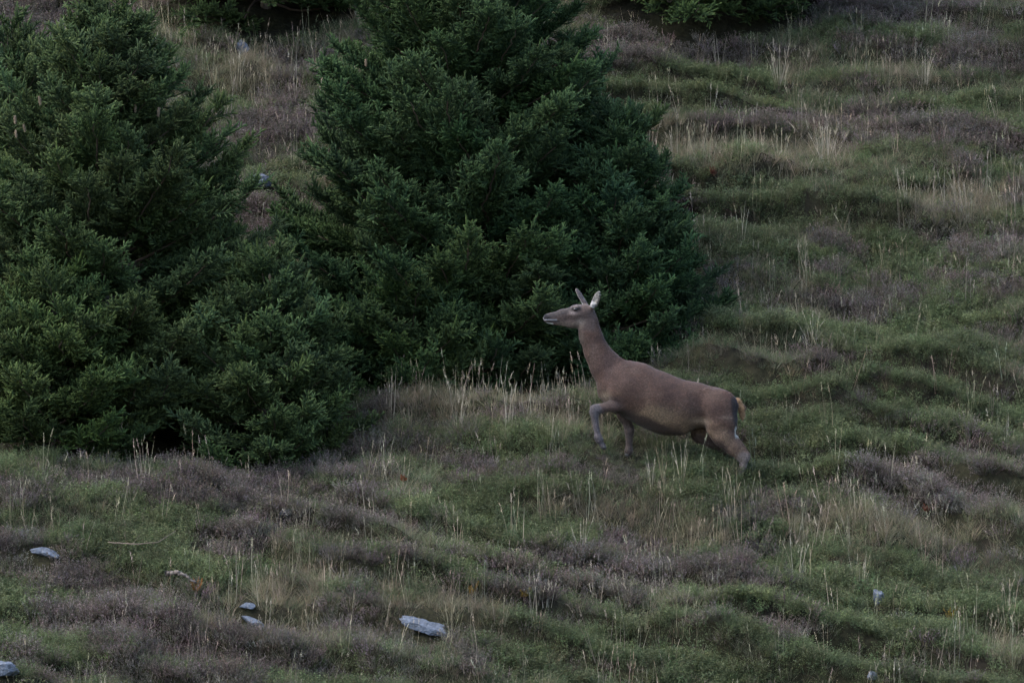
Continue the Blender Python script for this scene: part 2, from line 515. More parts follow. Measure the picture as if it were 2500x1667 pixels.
    # leader
    for q_ in range(8):
        P.append(np.array([tp[-1, 0], tp[-1, 1], H - 0.36 + 0.05 * q_])); D.append(unit(np.array([rng.normal(0, .5), rng.normal(0, .5), 1.0]))); T.append(t3)
    P = np.array(P); D = np.array(D); T = np.array(T)
    gz = height(x0 + P[:, 0], ybase + P[:, 1]) - z0
    keep = P[:, 2] > gz + 0.02
    P, D, T = P[keep], D[keep], T[keep]
    link("branches", bv.mesh("branches", M_WOOD), root)["kind"] = "stuff"
    sc = 0.42 + 0.30 * rng.random(len(P))
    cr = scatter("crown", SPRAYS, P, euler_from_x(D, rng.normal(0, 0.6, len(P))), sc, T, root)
    cr["kind"] = "stuff"
    LP = np.array(LP); LD = np.array(LD)
    ls = scatter("leading_shoots", LEADERS, LP, euler_from_x(LD, rng.random(len(LP)) * 6.28), 0.6 + 0.5 * rng.random(len(LP)), np.array(LT), root)
    ls["kind"] = "stuff"
    for (cx, cy, yo, s_) in cones:                       # hanging cones, at picture positions on the crown's near side
        yy = ybase + yo
        xx = (cx - 1250) * (yy + CAM_D) / FPX; zc = (833.5 - cy) * (yy + CAM_D) / FPX
        c = link("cone", CONE, root); c.location = (xx - x0, yo, zc - z0); c.scale = (s_ * 0.78, s_ * 0.78, s_ * 0.8)
        c.rotation_euler = (rng.normal(0, 0.15), rng.normal(0, 0.15), rng.random() * 6)
    print("spruce", label, len(P), "sprays")
    return root

TREES = []
def tree(*a, **k):
    x0 = (a[1] - 1250) * (a[2] + CAM_D) / FPX
    TREES.append((x0, a[2], a[4])); return spruce(*a, **k)

tree(1, 256, -0.85, 3.55, 2.0, "broad bright green spruce filling the lower left, cones near its top", tint=(1.12, 1.08, 0.95), shape=1.0,
     cones=((388, 262, -0.55, 1.2), (95, 235, -0.8, 1.1), (36, 282, -0.9, 1.1), (57, 303, -0.9, 1.0), (38, 318, -0.95, 1.0), (658, 668, -1.1, 1.1), (330, 255, -0.5, 1.0)))
tree(2, 20, 0.9, 1.95, 1.0, "smaller spruce tip showing behind the broad left spruce at the picture edge", tint=(1.02, 1.0, 0.9), dens=0.8)
tree(3, 650, -1.65, 1.75, 0.85, "small spruce tucked against the right flank of the broad left spruce", tint=(1.05, 1.06, 0.92), shape=0.8)
tree(4, 1150, 0.9, 4.2, 1.84, "tall dark spruce in the middle, right behind the deer's head", tint=(0.84, 0.94, 0.84), shape=0.60,
     cones=((1080, 283, -1.0, 1.2), (1274, 172, -0.8, 1.0), (893, 145, -0.6, 1.0)))
tree(5, 1500, 0.5, 2.15, 0.97, "dark blue-green spruce merging into the right side of the tall one", tint=(0.70, 0.84, 0.80), shape=0.82)
tree(6, 650, 6.1, 3.4, 1.5, "distant spruce whose lowest boughs hang into the top edge, left of the tall one", tint=(0.95, 1.0, 0.8), dens=0.7)
tree(7, 1740, 6.1, 3.6, 1.75, "distant spruce whose lowest boughs hang into the top edge above the open heath", tint=(0.95, 1.0, 0.8), dens=0.7)
tree(8, 1000, -0.15, 1.0, 0.8, "low yellow-green young spruce on the crest in front of the tall dark one", tint=(0.92, 1.0, 0.8), shape=0.6)
tree(9, 130, -2.0, 1.35, 0.85, "low yellowish spruce growing in front of the broad left one", tint=(1.06, 1.03, 0.78), shape=0.65)
# ------------------------------------------------------------------ the deer
DS = 855.3; DY = -2.0                      # sketch units per metre, depth at which the deer walks
def dw(cx, cy, yo=0.0):
    return np.array([cx / DS, yo / DS, 0.6117 - cy / DS])

def surface_nets(f, org, h):
    ins = f < 0
    nx, ny, nz = f.shape
    c = np.zeros((nx - 1, ny - 1, nz - 1), np.uint8)
    for dx in (0, 1):
        for dy in (0, 1):
            for dz in (0, 1):
                c += ins[dx:nx - 1 + dx, dy:ny - 1 + dy, dz:nz - 1 + dz]
    act = np.argwhere((c > 0) & (c < 8))
    idx = np.full(c.shape, -1, np.int32)
    idx[act[:, 0], act[:, 1], act[:, 2]] = np.arange(len(act))
    acc = np.zeros((len(act), 3)); cnt = np.zeros(len(act))
    cor = [(dx, dy, dz) for dx in (0, 1) for dy in (0, 1) for dz in (0, 1)]
    for a in cor:
        for ax in range(3):
            if a[ax]: continue
            b = list(a); b[ax] = 1
            fa = f[act[:, 0] + a[0], act[:, 1] + a[1], act[:, 2] + a[2]]
            fb = f[act[:, 0] + b[0], act[:, 1] + b[1], act[:, 2] + b[2]]
            m = (fa < 0) != (fb < 0)
            t = np.where(m, fa / np.where(m, fa - fb, 1), 0)
            p = np.array(a, float)[None] + t[:, None] * (np.array(b, float) - np.array(a, float))[None]
            acc[m] += p[m]; cnt[m] += 1
    v = (act + acc / cnt[:, None]) * h + org
    fs = []
    for ax in range(3):
        o1, o2 = [(1, 2), (2, 0), (0, 1)][ax]
        sl0 = [slice(None)] * 3; sl1 = [slice(None)] * 3
        sl0[ax] = slice(0, -1); sl1[ax] = slice(1, None)
        e = np.argwhere(ins[tuple(sl0)] != ins[tuple(sl1)])
        e = e[(e[:, o1] > 0) & (e[:, o2] > 0) & (e[:, o1] < c.shape[o1]) & (e[:, o2] < c.shape[o2])]
        flip = ins[tuple(sl0)][e[:, 0], e[:, 1], e[:, 2]]
        q = []
        for (a, b) in ((-1, -1), (0, -1), (0, 0), (-1, 0)):
            k = e.copy(); k[:, o1] += a; k[:, o2] += b
            q.append(idx[k[:, 0], k[:, 1], k[:, 2]])
        q = np.stack(q, 1)
        q[~flip] = q[~flip][:, ::-1]
        fs.append(q)
    return v, np.concatenate(fs)

class Field:
    def __init__(s, lo, hi, h):
        s.lo = np.array(lo, float); s.h = h
        n = np.ceil((np.array(hi) - s.lo) / h).astype(int) + 1
        s.ax = [s.lo[i] + h * np.arange(n[i]) for i in range(3)]
        s.f = np.full(n, 0.5, np.float32)
    def win(s, lo, hi):
        sl = []
        for i in range(3):
            a = max(0, int((lo[i] - s.lo[i]) / s.h)); b = min(len(s.ax[i]), int((hi[i] - s.lo[i]) / s.h) + 2)
            sl.append(slice(a, b))
        return tuple(sl), s.ax[0][sl[0]][:, None, None], s.ax[1][sl[1]][None, :, None], s.ax[2][sl[2]][None, None, :]
    def blend(s, sl, d, k, sub=False):
        a = s.f[sl]
        if sub:
            s.f[sl] = np.maximum(a, -d); return
        hh = np.maximum(k - np.abs(a - d), 0) / k
        s.f[sl] = np.minimum(a, d) - hh * hh * k * 0.25
    def cap(s, A, B, ra, rb, w=1.0, k=0.03):
        """tapered capsule with its width (y) scaled by w"""
        rm = max(ra, rb) + k + 0.01
        lo = np.minimum(A, B) - rm; hi = np.maximum(A, B) + rm
        sl, x, y, z = s.win(lo, hi)
        ba = B - A; baw = np.array([ba[0], ba[1] / w, ba[2]]); L2 = float(baw @ baw) + 1e-12
        px = x - A[0]; py = (y - A[1]) / w; pz = z - A[2]
        t = np.clip((px * baw[0] + py * baw[1] + pz * baw[2]) / L2, 0, 1)
        d = np.sqrt((px - t * baw[0]) ** 2 + (py - t * baw[1]) ** 2 + (pz - t * baw[2]) ** 2) - (ra + (rb - ra) * t)
        if w < 1: d = d * (0.5 + 0.5 * w)
        s.blend(sl, d.astype(np.float32), k)
    def ell(s, C, axes, rad, k=0.01, sub=False):
        rm = max(rad) + k + 0.01
        sl, x, y, z = s.win(C - rm, C + rm)
        px = x - C[0]; py = y - C[1]; pz = z - C[2]
        q = 0; q2 = 0
        for a, r in zip(axes, rad):
            c = px * a[0] + py * a[1] + pz * a[2]
            q = q + (c / r) ** 2; q2 = q2 + (c / (r * r)) ** 2
        k0 = np.sqrt(q); d = k0 * (k0 - 1) / np.maximum(np.sqrt(q2), 1e-6)
        s.blend(sl, d.astype(np.float32), k, sub)

F = Field((0.22, -0.34, -1.22), (1.98, 0.34, 0.50), 0.0065)
def chain(pts, w, k=0.03):
    """pts: (cx, cy, yo, r) in sketch units"""
    for p, q in zip(pts[:-1], pts[1:]):
        F.cap(dw(*p[:3]), dw(*q[:3]), p[3] / DS, q[3] / DS, w, k)
# trunk
chain([(705, 815, 0, 92), (775, 832, 0, 172), (850, 862, 0, 194)], 0.80)
chain([(850, 862, 0, 194), (1000, 932, 0, 199), (1150, 974, 0, 186)], 0.88)
chain([(1150, 974, 0, 186), (1262, 964, 0, 154), (1400, 985, 0, 138), (1432, 1000, 0, 132)], 0.76)
chain([(900, 980, 0, 100), (1060, 1040, 0, 118), (1150, 1048, 0, 114)], 1.05, 0.05)      # belly
chain([(650, 880, 0, 52), (690, 900, 0, 70)], 0.9)                               # brisket
# neck and head
chain([(715, 775, 0, 138), (652, 692, 0, 104), (592, 596, 0, 82), (548, 486, 0, 73), (527, 395, 0, 64), (520, 345, 0, 60)], 0.66, 0.04)
chain([(510, 326, 0, 62), (452, 328, 0, 60)], 0.86, 0.02)                         # skull
chain([(452, 330, 0, 58), (350, 345, 0, 43), (275, 357, 0, 31), (246, 362, 0, 30)], 0.70, 0.02)   # face
chain([(482, 374, 0, 58), (410, 380, 0, 48), (300, 378, 0, 28), (262, 385, 0, 16)], 0.56, 0.015)  # jaw
for sg in (-1, 1):
    F.cap(dw(458, 290, sg * 38), dw(424, 293, sg * 33), 20 / DS, 13 / DS, 1.0, 0.008)
    F.cap(dw(490, 330, sg * 36), dw(400, 340, sg * 26), 18 / DS, 12 / DS, 1.0, 0.010)    # brow and socket
    F.cap(dw(480, 372, sg * 18), dw(440, 385, sg * 14), 40 / DS, 34 / DS, 0.6, 0.012)    # cheek
    F.cap(dw(236, 346, sg * 14), dw(248, 352, sg * 17), 13 / DS, 13 / DS, 1, 0.008)      # nostril wing
    F.ell(dw(228, 347, sg * 24), np.eye(3), (0.007, 0.008, 0.006), sub=True)
    F.ell(dw(443, 301, sg * 56), np.eye(3), (0.021, 0.012, 0.014), sub=True)             # eye opening
# ears: cupped leaves
def ear(base, tip, face, half, thick):
    A = dw(*base); B = dw(*tip); a = unit(B - A); b = unit(np.cross(face, a)); c = np.cross(a, b)
    L = np.linalg.norm(B - A)
    C = A + (B - A) * 0.50
    F.ell(C, (a, b, c), (L * 0.56, half, thick), 0.012)
    F.ell(A + (B - A) * 0.54 + c * thick * 1.0, (a, b, c), (L * 0.47, half * 0.78, thick * 0.95), sub=True)
    F.cap(C + a * L * 0.2, B + a * L * 0.03, half * 0.42, 0.004, 0.55, 0.008)
    F.cap(A - a * 0.03, A + a * 0.03, 0.022, 0.020, 0.9, 0.012)
    return A, B, c
EAR_N = ear((556, 287, -38), (602, 180, -96), (-0.45, -0.9, 0.1), 0.029, 0.012)
EAR_F = ear((512, 268, 32), (448, 158, 72), (-0.62, 0.75, 0.0), 0.027, 0.011)
# near fore leg, lifted
chain([(770, 870, -98, 100), (840, 945, -104, 62)], 0.62, 0.02)
chain([(838, 952, -92, 50), (720, 966, -98, 41), (600, 990, -98, 31), (578, 998, -98, 36)], 0.80, 0.02)
chain([(573, 992, -98, 32), (572, 1018, -98, 33)], 0.9, 0.008)
chain([(573, 1010, -98, 33), (577, 1048, -98, 25), (583, 1110, -98, 21), (595, 1172, -97, 22)], 0.85, 0.008)
chain([(598, 1186, -97, 28), (606, 1204, -97, 27)], 0.9, 0.008)
chain([(620, 1196, -105, 9), (628, 1206, -106, 6)], 1, 0.006)
chain([(606, 1204, -97, 22), (622, 1232, -97, 18), (632, 1248, -97, 20)], 0.9, 0.008)
# far fore leg, standing
chain([(790, 930, 80, 95), (780, 1030, 84, 48), (812, 1115, 84, 31), (818, 1146, 84, 35)], 0.7, 0.015)
chain([(818, 1150, 84, 34), (817, 1185, 84, 25), (815, 1258, 84, 22), (813, 1284, 84, 28), (806, 1308, 84, 19)], 0.85, 0.008)
# near hind leg
chain([(1440, 985, -70, 132), (1456, 1090, -82, 100), (1462, 1150, -88, 86)], 0.62, 0.035)
chain([(1400, 1125, -88, 50), (1470, 1180, -90, 74), (1538, 1256, -92, 55), (1596, 1316, -92, 40), (1608, 1334, -92, 36)], 0.66, 0.02)
chain([(1555, 1190, -90, 18), (1610, 1262, -92, 15), (1632, 1312, -92, 22), (1634, 1326, -92, 19)], 0.7, 0.010)
chain([(1612, 1336, -92, 33), (1604, 1385, -92, 24), (1580, 1455, -92, 21), (1570, 1480, -92, 25), (1552, 1500, -92, 18)], 0.8, 0.012)
# far hind leg, further forward
chain([(1410, 1010, 70, 115), (1350, 1110, 85, 84), (1310, 1165, 90, 60)], 0.6, 0.03)
chain([(1310, 1165, 90, 60), (1400, 1215, 90, 52), (1480, 1270, 90, 38), (1524, 1300, 90, 32)], 0.66, 0.02)
chain([(1524, 1302, 90, 30), (1505, 1350, 90, 23), (1478, 1425, 90, 21), (1468, 1455, 90, 24), (1455, 1478, 90, 18)], 0.8, 0.012)
# shoulder, ribs and haunch relief
chain([(800, 730, -96, 34), (815, 850, -140, 70), (775, 900, -132, 54)], 0.40, 0.012)
chain([(815, 850, -132, 66), (856, 948, -132, 42)], 0.40, 0.010)
chain([(780, 770, 100, 36), (800, 860, 118, 62)], 0.40, 0.03)
chain([(1362, 890, -78, 44), (1440, 1000, -112, 92), (1450, 1080, -116, 84), (1405, 1135, -112, 46)], 0.44, 0.014)
chain([(1370, 905, 82, 48), (1440, 1000, 96, 84)], 0.42, 0.04)
# tail
chain([(1512, 925, 0, 22), (1566, 936, -4, 22), (1596, 985, -8, 25), (1600, 1030, -10, 18), (1597, 1056, -10, 7)], 0.8, 0.012)
dv, df = surface_nets(F.f, F.lo, F.h)
# relax the voxel steps
e_ = np.concatenate([df[:, [0, 1]], df[:, [1, 2]], df[:, [2, 3]], df[:, [3, 0]]])
deg = np.bincount(e_[:, 0], minlength=len(dv)) + np.bincount(e_[:, 1], minlength=len(dv))
for it in range(3):
    s_ = np.zeros_like(dv)
    for ax in range(3):
        s_[:, ax] = np.bincount(e_[:, 0], dv[e_[:, 1], ax], len(dv)) + np.bincount(e_[:, 1], dv[e_[:, 0], ax], len(dv))
    dv = dv + (0.5 if it % 2 == 0 else 0.4) * (s_ / np.maximum(deg, 1)[:, None] - dv)

# coat colours by body region (own markings, plus belly shading and a nose glint painted in)
cx = dv[:, 0] * DS; cy = (0.6117 - dv[:, 2]) * DS; yo = dv[:, 1] * DS
def near(px, py, rx, ry): return np.exp(-(((cx - px) / rx) ** 2 + ((cy - py) / ry) ** 2))
def seg(ax, ay, bx, by, r0, r1):
    ux, uy = bx - ax, by - ay; t = np.clip(((cx - ax) * ux + (cy - ay) * uy) / (ux * ux + uy * uy), 0, 1)
    d = np.hypot(cx - ax - t * ux, cy - ay - t * uy)
    return 1 - sstep(r0, r1, d)
nz_ = fbm(cx * 0.022, cy * 0.035 + yo * 0.01, 41, 5, 0.65)
colr = 0.50 * np.tile(np.array([0.104, 0.056, 0.039]), (len(dv), 1)) * (0.72 + 0.56 * nz_)[:, None]
def paint(mask, c):
    global colr
    m = np.clip(mask, 0, 1)[:, None]; colr = colr * (1 - m) + 0.50 * np.array(c) * m
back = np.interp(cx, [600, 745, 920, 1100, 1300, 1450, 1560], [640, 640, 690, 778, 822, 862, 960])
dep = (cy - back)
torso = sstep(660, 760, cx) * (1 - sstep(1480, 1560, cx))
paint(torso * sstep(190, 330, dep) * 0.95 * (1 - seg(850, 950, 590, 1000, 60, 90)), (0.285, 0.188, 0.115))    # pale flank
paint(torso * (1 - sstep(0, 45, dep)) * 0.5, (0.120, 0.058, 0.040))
blot = fbm(cx * 0.012 + 7, cy * 0.018, 77, 4, 0.6)
paint(sstep(0.52, 0.68, blot) * 0.35 * (cy > 470), (0.150, 0.098, 0.075)); paint(sstep(0.52, 0.68, 1 - blot) * 0.35 * (cy > 470), (0.068, 0.040, 0.036))                  # warm back
paint(near(1000, 1020, 150, 50) * 0.6, (0.34, 0.235, 0.145))
paint(near(670, 690, 60, 110) * 0.6, (0.076, 0.047, 0.043)); paint(near(800, 800, 90, 110) * 0.4, (0.090, 0.056, 0.047)); paint(near(1400, 960, 90, 110) * 0.45, (0.085, 0.051, 0.043))
paint(near(560, 640, 30, 120) * 0.35, (0.150, 0.108, 0.095))                            # front of neck
paint(near(480, 500, 22, 70) * 0.6, (0.17, 0.135, 0.112))
paint(near(645, 905, 35, 35) * 0.8, (0.34, 0.27, 0.19))                              # pale brisket
paint(seg(700, 975, 590, 1000, 20, 110) * sstep(0, 1, 1) * 0.5 * (cy > 900), (0.115, 0.086, 0.082))
paint(seg(575, 1000, 605, 1240, 40, 60) * 0.85, (0.13, 0.118, 0.128))                # grey lower legs
paint(seg(806, 1060, 815, 1320, 45, 62) * (yo > 20), (0.46, 0.40, 0.38))
paint(seg(1460, 1190, 1610, 1330, 50, 90) * 0.55 * (yo < 0), (0.24, 0.155, 0.105))
paint(seg(1610, 1345, 1560, 1500, 45, 70) * 0.8, (0.24, 0.195, 0.175))
paint(seg(1524, 1300, 1455, 1478, 40, 60) * (yo > 20) * 0.85, (0.17, 0.145, 0.155))
paint(seg(1320, 1150, 1450, 1240, 50, 90) * (yo > 20) * 0.7, (0.11, 0.07, 0.05))
paint(near(1315, 1078, 60, 24) * 0.95 * (yo < 0), (0.46, 0.33, 0.235))                  # pale flank fold
paint(torso * sstep(325, 372, dep) * 0.9, (0.066, 0.042, 0.034))                      # dark belly coat, with the underside's shading painted in
paint(near(1490, 1050, 50, 14) * 0.5 * (yo < 0), (0.30, 0.22, 0.17))
# rump: dark bar, pale patch behind, ginger tail
paint(seg(1540, 930, 1566, 1090, 16, 40) * (np.abs(yo) < 170) * 0.95, (0.030, 0.024, 0.026))
paint((1 - sstep(0, 22, np.abs(yo) - 112)) * sstep(1540, 1556, cx) * sstep(1105, 1125, cy) * (1 - sstep(1175, 1200, cy)), (0.62, 0.62, 0.56))
tail = np.maximum(seg(1566, 936, 1598, 1050, 28, 36), 0) * (np.abs(yo) < 34) * sstep(1545, 1560, cx + (cy - 936) * 0.12)
paint(tail, (0.42, 0.25, 0.13))
# head
hd_ = 1 - sstep(560, 600, cx) ; hd_ = hd_ * (1 - sstep(430, 470, cy))
paint(hd_ * 0.6, (0.108, 0.082, 0.074))
paint(hd_ * seg(440, 285, 250, 335, 18, 40) * 0.8, (0.055, 0.046, 0.045))             # dark bridge of the nose
paint(hd_ * seg(470, 415, 330, 405, 10, 34) * 0.7, (0.19, 0.14, 0.108))               # jaw
paint(hd_ * near(424, 325, 26, 13) * 0.9, (0.36, 0.28, 0.26))                         # light patch under the eye
paint(hd_ * near(446, 278, 28, 8) * 0.7, (0.26, 0.20, 0.185))
paint(hd_ * near(444, 300, 24, 14) * 1.3, (0.035, 0.028, 0.026))                      # eye rim
paint(hd_ * (1 - sstep(232, 256, cx)) * (1 - sstep(366, 374, cy)), (0.030, 0.027, 0.030))     # nose leather
paint(hd_ * near(478, 390, 34, 26) * 0.7, (0.24, 0.20, 0.17)); paint(hd_ * near(350, 375, 60, 12) * 0.5, (0.17, 0.12, 0.10))
paint(hd_ * np.maximum(0.8 * seg(215, 338, 216, 372, 1, 5), 0.5 * seg(222, 373, 310, 371, 1, 6)), (0.9, 0.9, 0.95))  # sky reflection on the wet nose edge painted white; pale upper lip
paint(hd_ * seg(232, 396, 280, 402, 3, 10), (0.85, 0.84, 0.82))                       # white chin
paint(hd_ * seg(240, 384, 330, 383, 2, 6), (0.03, 0.025, 0.025))                      # mouth line
for (A_, B_, c_), rim in ((EAR_N, 0.6), (EAR_F, 0.3)):
    ax_ = B_ - A_; t = ((dv - A_) @ ax_) / (ax_ @ ax_); dn = (dv - A_ - t[:, None] * ax_)
    r_ = np.linalg.norm(dn, axis=1)
    m = (t > 0.05) & (t < 1.15) & (r_ < 0.055) & (cy < 300)
    inner = m & ((dn @ c_) > -0.002)
    paint(m * 0.9, (0.075, 0.062, 0.066)); paint(inner * 0.85, (0.38, 0.36, 0.32))
    paint((inner & (t < 0.38)) * rim, (0.66, 0.64, 0.62))

def coat_material():
    m, nt, out = nt_new("deer_coat")
    a = nt.nodes.new("ShaderNodeAttribute"); a.attribute_name = "Col"
    tc = nt.nodes.new("ShaderNodeTexCoord")
    n = noise_node(nt, tc.outputs["Object"], 70, 6, 0.8)
    c = ramp(nt, n.outputs[0], [(0.36, (0.58, 0.58, 0.58)), (0.5, (0.96, 0.96, 0.96)), (0.64, (1.5, 1.5, 1.5))])
    mx = nt.nodes.new("ShaderNodeMix"); mx.data_type = 'RGBA'; mx.blend_type = 'MULTIPLY'; mx.inputs[0].default_value = 1
    nt.links.new(a.outputs["Color"], mx.inputs[6]); nt.links.new(c, mx.inputs[7])
    p = nt.nodes.new("ShaderNodeBsdfPrincipled"); p.inputs["Roughness"].default_value = 0.75
    p.inputs["Specular IOR Level"].default_value = 0.2; p.inputs["Sheen Weight"].default_value = 0.12
    nt.links.new(mx.outputs[2], p.inputs["Base Color"])
    b = nt.nodes.new("ShaderNodeBump"); b.inputs["Strength"].default_value = 0.5; b.inputs["Distance"].default_value = 0.004
    nt.links.new(n.outputs[0], b.inputs["Height"]); nt.links.new(b.outputs[0], p.inputs["Normal"])
    nt.links.new(p.outputs[0], out.inputs[0])
    return m
M_COAT = coat_material()
deer = bpy.data.objects.new("deer", None); COL.objects.link(deer); deer.location = (0, DY, 0)
tag(deer, "brown red deer hind walking uphill with one foreleg lifted", "deer")
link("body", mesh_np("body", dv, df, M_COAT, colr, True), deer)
# short hair lying back along the body
bm_ = bpy.data.meshes["body"]
vn = np.zeros(len(dv) * 3, np.float32); bm_.vertices.foreach_get("normal", vn); vn = vn.reshape(-1, 3)
nh = 120000
k = RNG.integers(0, len(dv), nh)
k = k[(cy[k] > 470) | (cx[k] > 560)] if False else k
flow = np.tile(np.array([0.92, 0.0, -0.38]), (len(k), 1))
legm = (cy[k] > 1130) | ((cx[k] < 640) & (cy[k] > 960)) | ((cx[k] < 720) & (cy[k] < 760) & (cy[k] > 400))
flow[legm] = (0.25, 0, -0.97)
flow[(cx[k] > 1560) & (cy[k] < 1080)] = (0.3, 0, -0.9)
nn = vn[k]; fl_ = unit(flow - (flow * nn).sum(1)[:, None] * nn)
headm = (cy[k] < 440) & (cx[k] < 575)
hl = np.where(headm, 0.006, 0.017) * (0.7 + 0.6 * RNG.random(len(k)))
hl = np.where((cx[k] > 1560) & (cy[k] < 1080), 0.034, hl)
hdv = unit(fl_ + nn * (0.16 + 0.16 * RNG.random(len(k)))[:, None] + RNG.normal(0, 0.12, (len(k), 3)))
sdv = unit(np.cross(hdv, nn)) * 0.0015
hb = dv[k] - nn * 0.001
hv = np.stack([hb - sdv, hb + sdv, hb + hdv * hl[:, None]], 1).reshape(-1, 3)
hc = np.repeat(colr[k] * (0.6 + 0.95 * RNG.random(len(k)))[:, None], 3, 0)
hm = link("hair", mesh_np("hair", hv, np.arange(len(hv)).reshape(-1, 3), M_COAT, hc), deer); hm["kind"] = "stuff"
# eyes, hooves
def gloss(name, c, r):
    m, nt, out = nt_new(name); p = nt.nodes.new("ShaderNodeBsdfPrincipled")
    p.inputs["Base Color"].default_value = (*c, 1); p.inputs["Roughness"].default_value = r
    nt.links.new(p.outputs[0], out.inputs[0]); return m
M_EYE = gloss("eye_dark", (0.012, 0.009, 0.008), 0.08); M_HOOF = gloss("hoof_horn", (0.03, 0.027, 0.026), 0.45)
def ball(name, c, rad, mat, n=12):
    th = np.linspace(0, np.pi, n); r = np.maximum(np.sin(th), 1e-3)
    v, q = tube(np.stack([np.zeros(n), np.zeros(n), np.cos(th)], 1), r, 14)
    o = link(name, mesh_np(name, v * np.array(rad) + c, q, mat, smooth=True), deer); return o
for sg in (-1, 1):
    ball("eye", dw(443, 300.5, sg * 47), (0.0200, 0.0125, 0.0140), M_EYE)
for (hx, hy, hyo, tx, ty) in ((632, 1246, -97, 652, 1274), (806, 1306, 84, 792, 1330), (1552, 1498, -92, 1530, 1524), (1455, 1476, 90, 1432, 1502)):
    g = Geo()
    for sd_ in (-1, 1):                              # two cloven toes
        a = dw(hx, hy, hyo + sd_ * 9); b = dw(tx, ty, hyo + sd_ * 11)
        s5 = np.linspace(0, 1, 6)[:, None]
        v, q = tube(a + (b - a) * s5, np.array([0.012, 0.019, 0.020, 0.018, 0.012, 0.003]), 8)
        v[:, 1] = (v[:, 1] - hyo / DS) * 0.8 + hyo / DS
        g.add(v, q, np.array([0.03, 0.03, 0.03]))
    link("hoof", g.mesh("hoof", M_HOOF, True), deer)
# ------------------------------------------------------------------ rocks, roots, tufts: single things
def in_tree(x, y, s=1.0):
    m = np.zeros(np.shape(x), bool)
    for (tx, ty, tr) in TREES: m |= np.hypot(x - tx, y - ty) < tr * s
    return m

def rock(px, py, size, rotz, label, mat=None, seed=1, tilt=(0, 0), sink=0.45, group="pale stones in the heath"):
    rng = np.random.default_rng(seed)
    import bmesh
    bm = bmesh.new(); bmesh.ops.create_icosphere(bm, subdivisions=4, radius=1.0)
    me = bpy.data.meshes.new("stone"); 
    co = np.array([v.co[:] for v in bm.verts])
    d = np.ones(len(co))
    for q in range(16):                              # split faces: clip by random planes
        n = unit(rng.normal(0, 1, 3) * np.array([1, 1, 0.8])); c = 0.55 + 0.3 * rng.random()
        t = co @ n
        co = np.where((t > c)[:, None], co - (t - c)[:, None] * n * 0.93, co)
    ang = np.arctan2(co[:, 1], co[:, 0])
    out = 0.62 + 0.75 * fbm(np.cos(ang) * 1.3 + seed, np.sin(ang) * 1.3, seed, 3)      # ragged outline
    co = co * np.stack([out, out, 0.8 + 0.5 * fbm(co[:, 0] * 2.5 + seed, co[:, 1] * 2.5, seed + 3, 4)], 1)
    co = co * (1 + 0.16 * (fbm(co[:, 0] * 7 + seed, co[:, 1] * 7 + co[:, 2] * 5, seed, 3) - 0.5))[:, None]
    co = co * np.array(size) * np.array([0.76, 0.76, 0.66])
    for v, c in zip(bm.verts, co): v.co = c
    bm.to_mesh(me); bm.free()
    me.materials.append(mat or M_STONE)
    o = link("stone", me); p = place(px, py)
    o.location = (p[0], p[1], p[2] + size[2] * (1 - sink)); o.rotation_euler = (tilt[0], tilt[1], rotz)
    tag(o, label, "stone", group)
    return o
STONES = []
def rk(*a, **k):
    p = place(a[0], a[1]); STONES.append((p[0], p[1], max(a[2][0], a[2][1]))); return rock(*a, **k)
rk(1045, 1540, (0.27, 0.13, 0.06), R(-16), "largest pale blue-grey slab lying flat in the foreground grass", seed=3, tilt=(R(24), R(17)), sink=0.6)
rk(2144, 1475, (0.075, 0.07, 0.11), R(15), "small upright pale stone with a dark hollow above it", seed=5, sink=0.6)
rk(105, 1356, (0.19, 0.08, 0.05), R(-12), "long thin pale stone in the heather near the picture's left edge", seed=7, tilt=(R(20), R(14)), sink=0.62)
rk(618, 1526, (0.13, 0.06, 0.045), R(-18), "small pale sliver of stone below a greyer one in the foreground", seed=9, tilt=(R(20), R(20)), sink=0.62)
rk(604, 1486, (0.10, 0.06, 0.05), R(5), "low greyish stone just above a pale sliver in the foreground", seed=11, tilt=(R(20), 0), sink=0.75)
rk(592, 142, (0.09, 0.07, 0.10), R(10), "small pale stone high up in the gap between the spruces", seed=13, sink=0.12)
rk(640, 465, (0.15, 0.10, 0.09), R(-8), "pale cracked stone low in the gap between the spruces", seed=15, tilt=(R(15), R(6)), sink=0.1)
rk(14, 1655, (0.20, 0.14, 0.10), R(0), "pale grey boulder cut off by the bottom left corner", seed=17, sink=0.6)
rk(2128, 1664, (0.07, 0.06, 0.06), R(30), "pale stone cut off by the bottom edge below the upright stone", seed=19, sink=0.6)
rk(700, 1268, (0.09, 0.07, 0.07), R(0), "dark stone under the heather below the small spruce", M_STONE_D, seed=23, sink=0.6)

def stick(name, pts, r, col, label, cat, group=None):
    P = []
    for (px, py, up) in pts:
        p = place(px, py); P.append([p[0], p[1], p[2] + up])
    P = np.array(P); n = 24
    t = np.linspace(0, len(P) - 1, n); Q = np.stack([np.interp(t, np.arange(len(P)), P[:, i]) for i in range(3)], 1)
    Q += np.random.default_rng(len(pts)).normal(0, r * 0.25, Q.shape)
    v, q = tube(Q, r * np.linspace(1, 0.35, n) * (0.85 + 0.3 * RNG.random(n)), 7)
    g = Geo(); g.add(v, q, np.array(col) * (0.75 + 0.5 * RNG.random((len(v), 1))))
    for k in (() if r > 0.01 else (7, 13, 18)):      # side twigs
        e = Q[k] + np.array([RNG.normal(0, 1), RNG.normal(0, 1), abs(RNG.normal(0, 1))]) * r * 6
        vv, qq = tube(np.stack([Q[k], e]), [r * 0.4, r * 0.15], 5); g.add(vv, qq, np.array(col) * 0.8)
    o = link(name, g.mesh(name, M_WOOD), None); tag(o, label, cat, group); return o
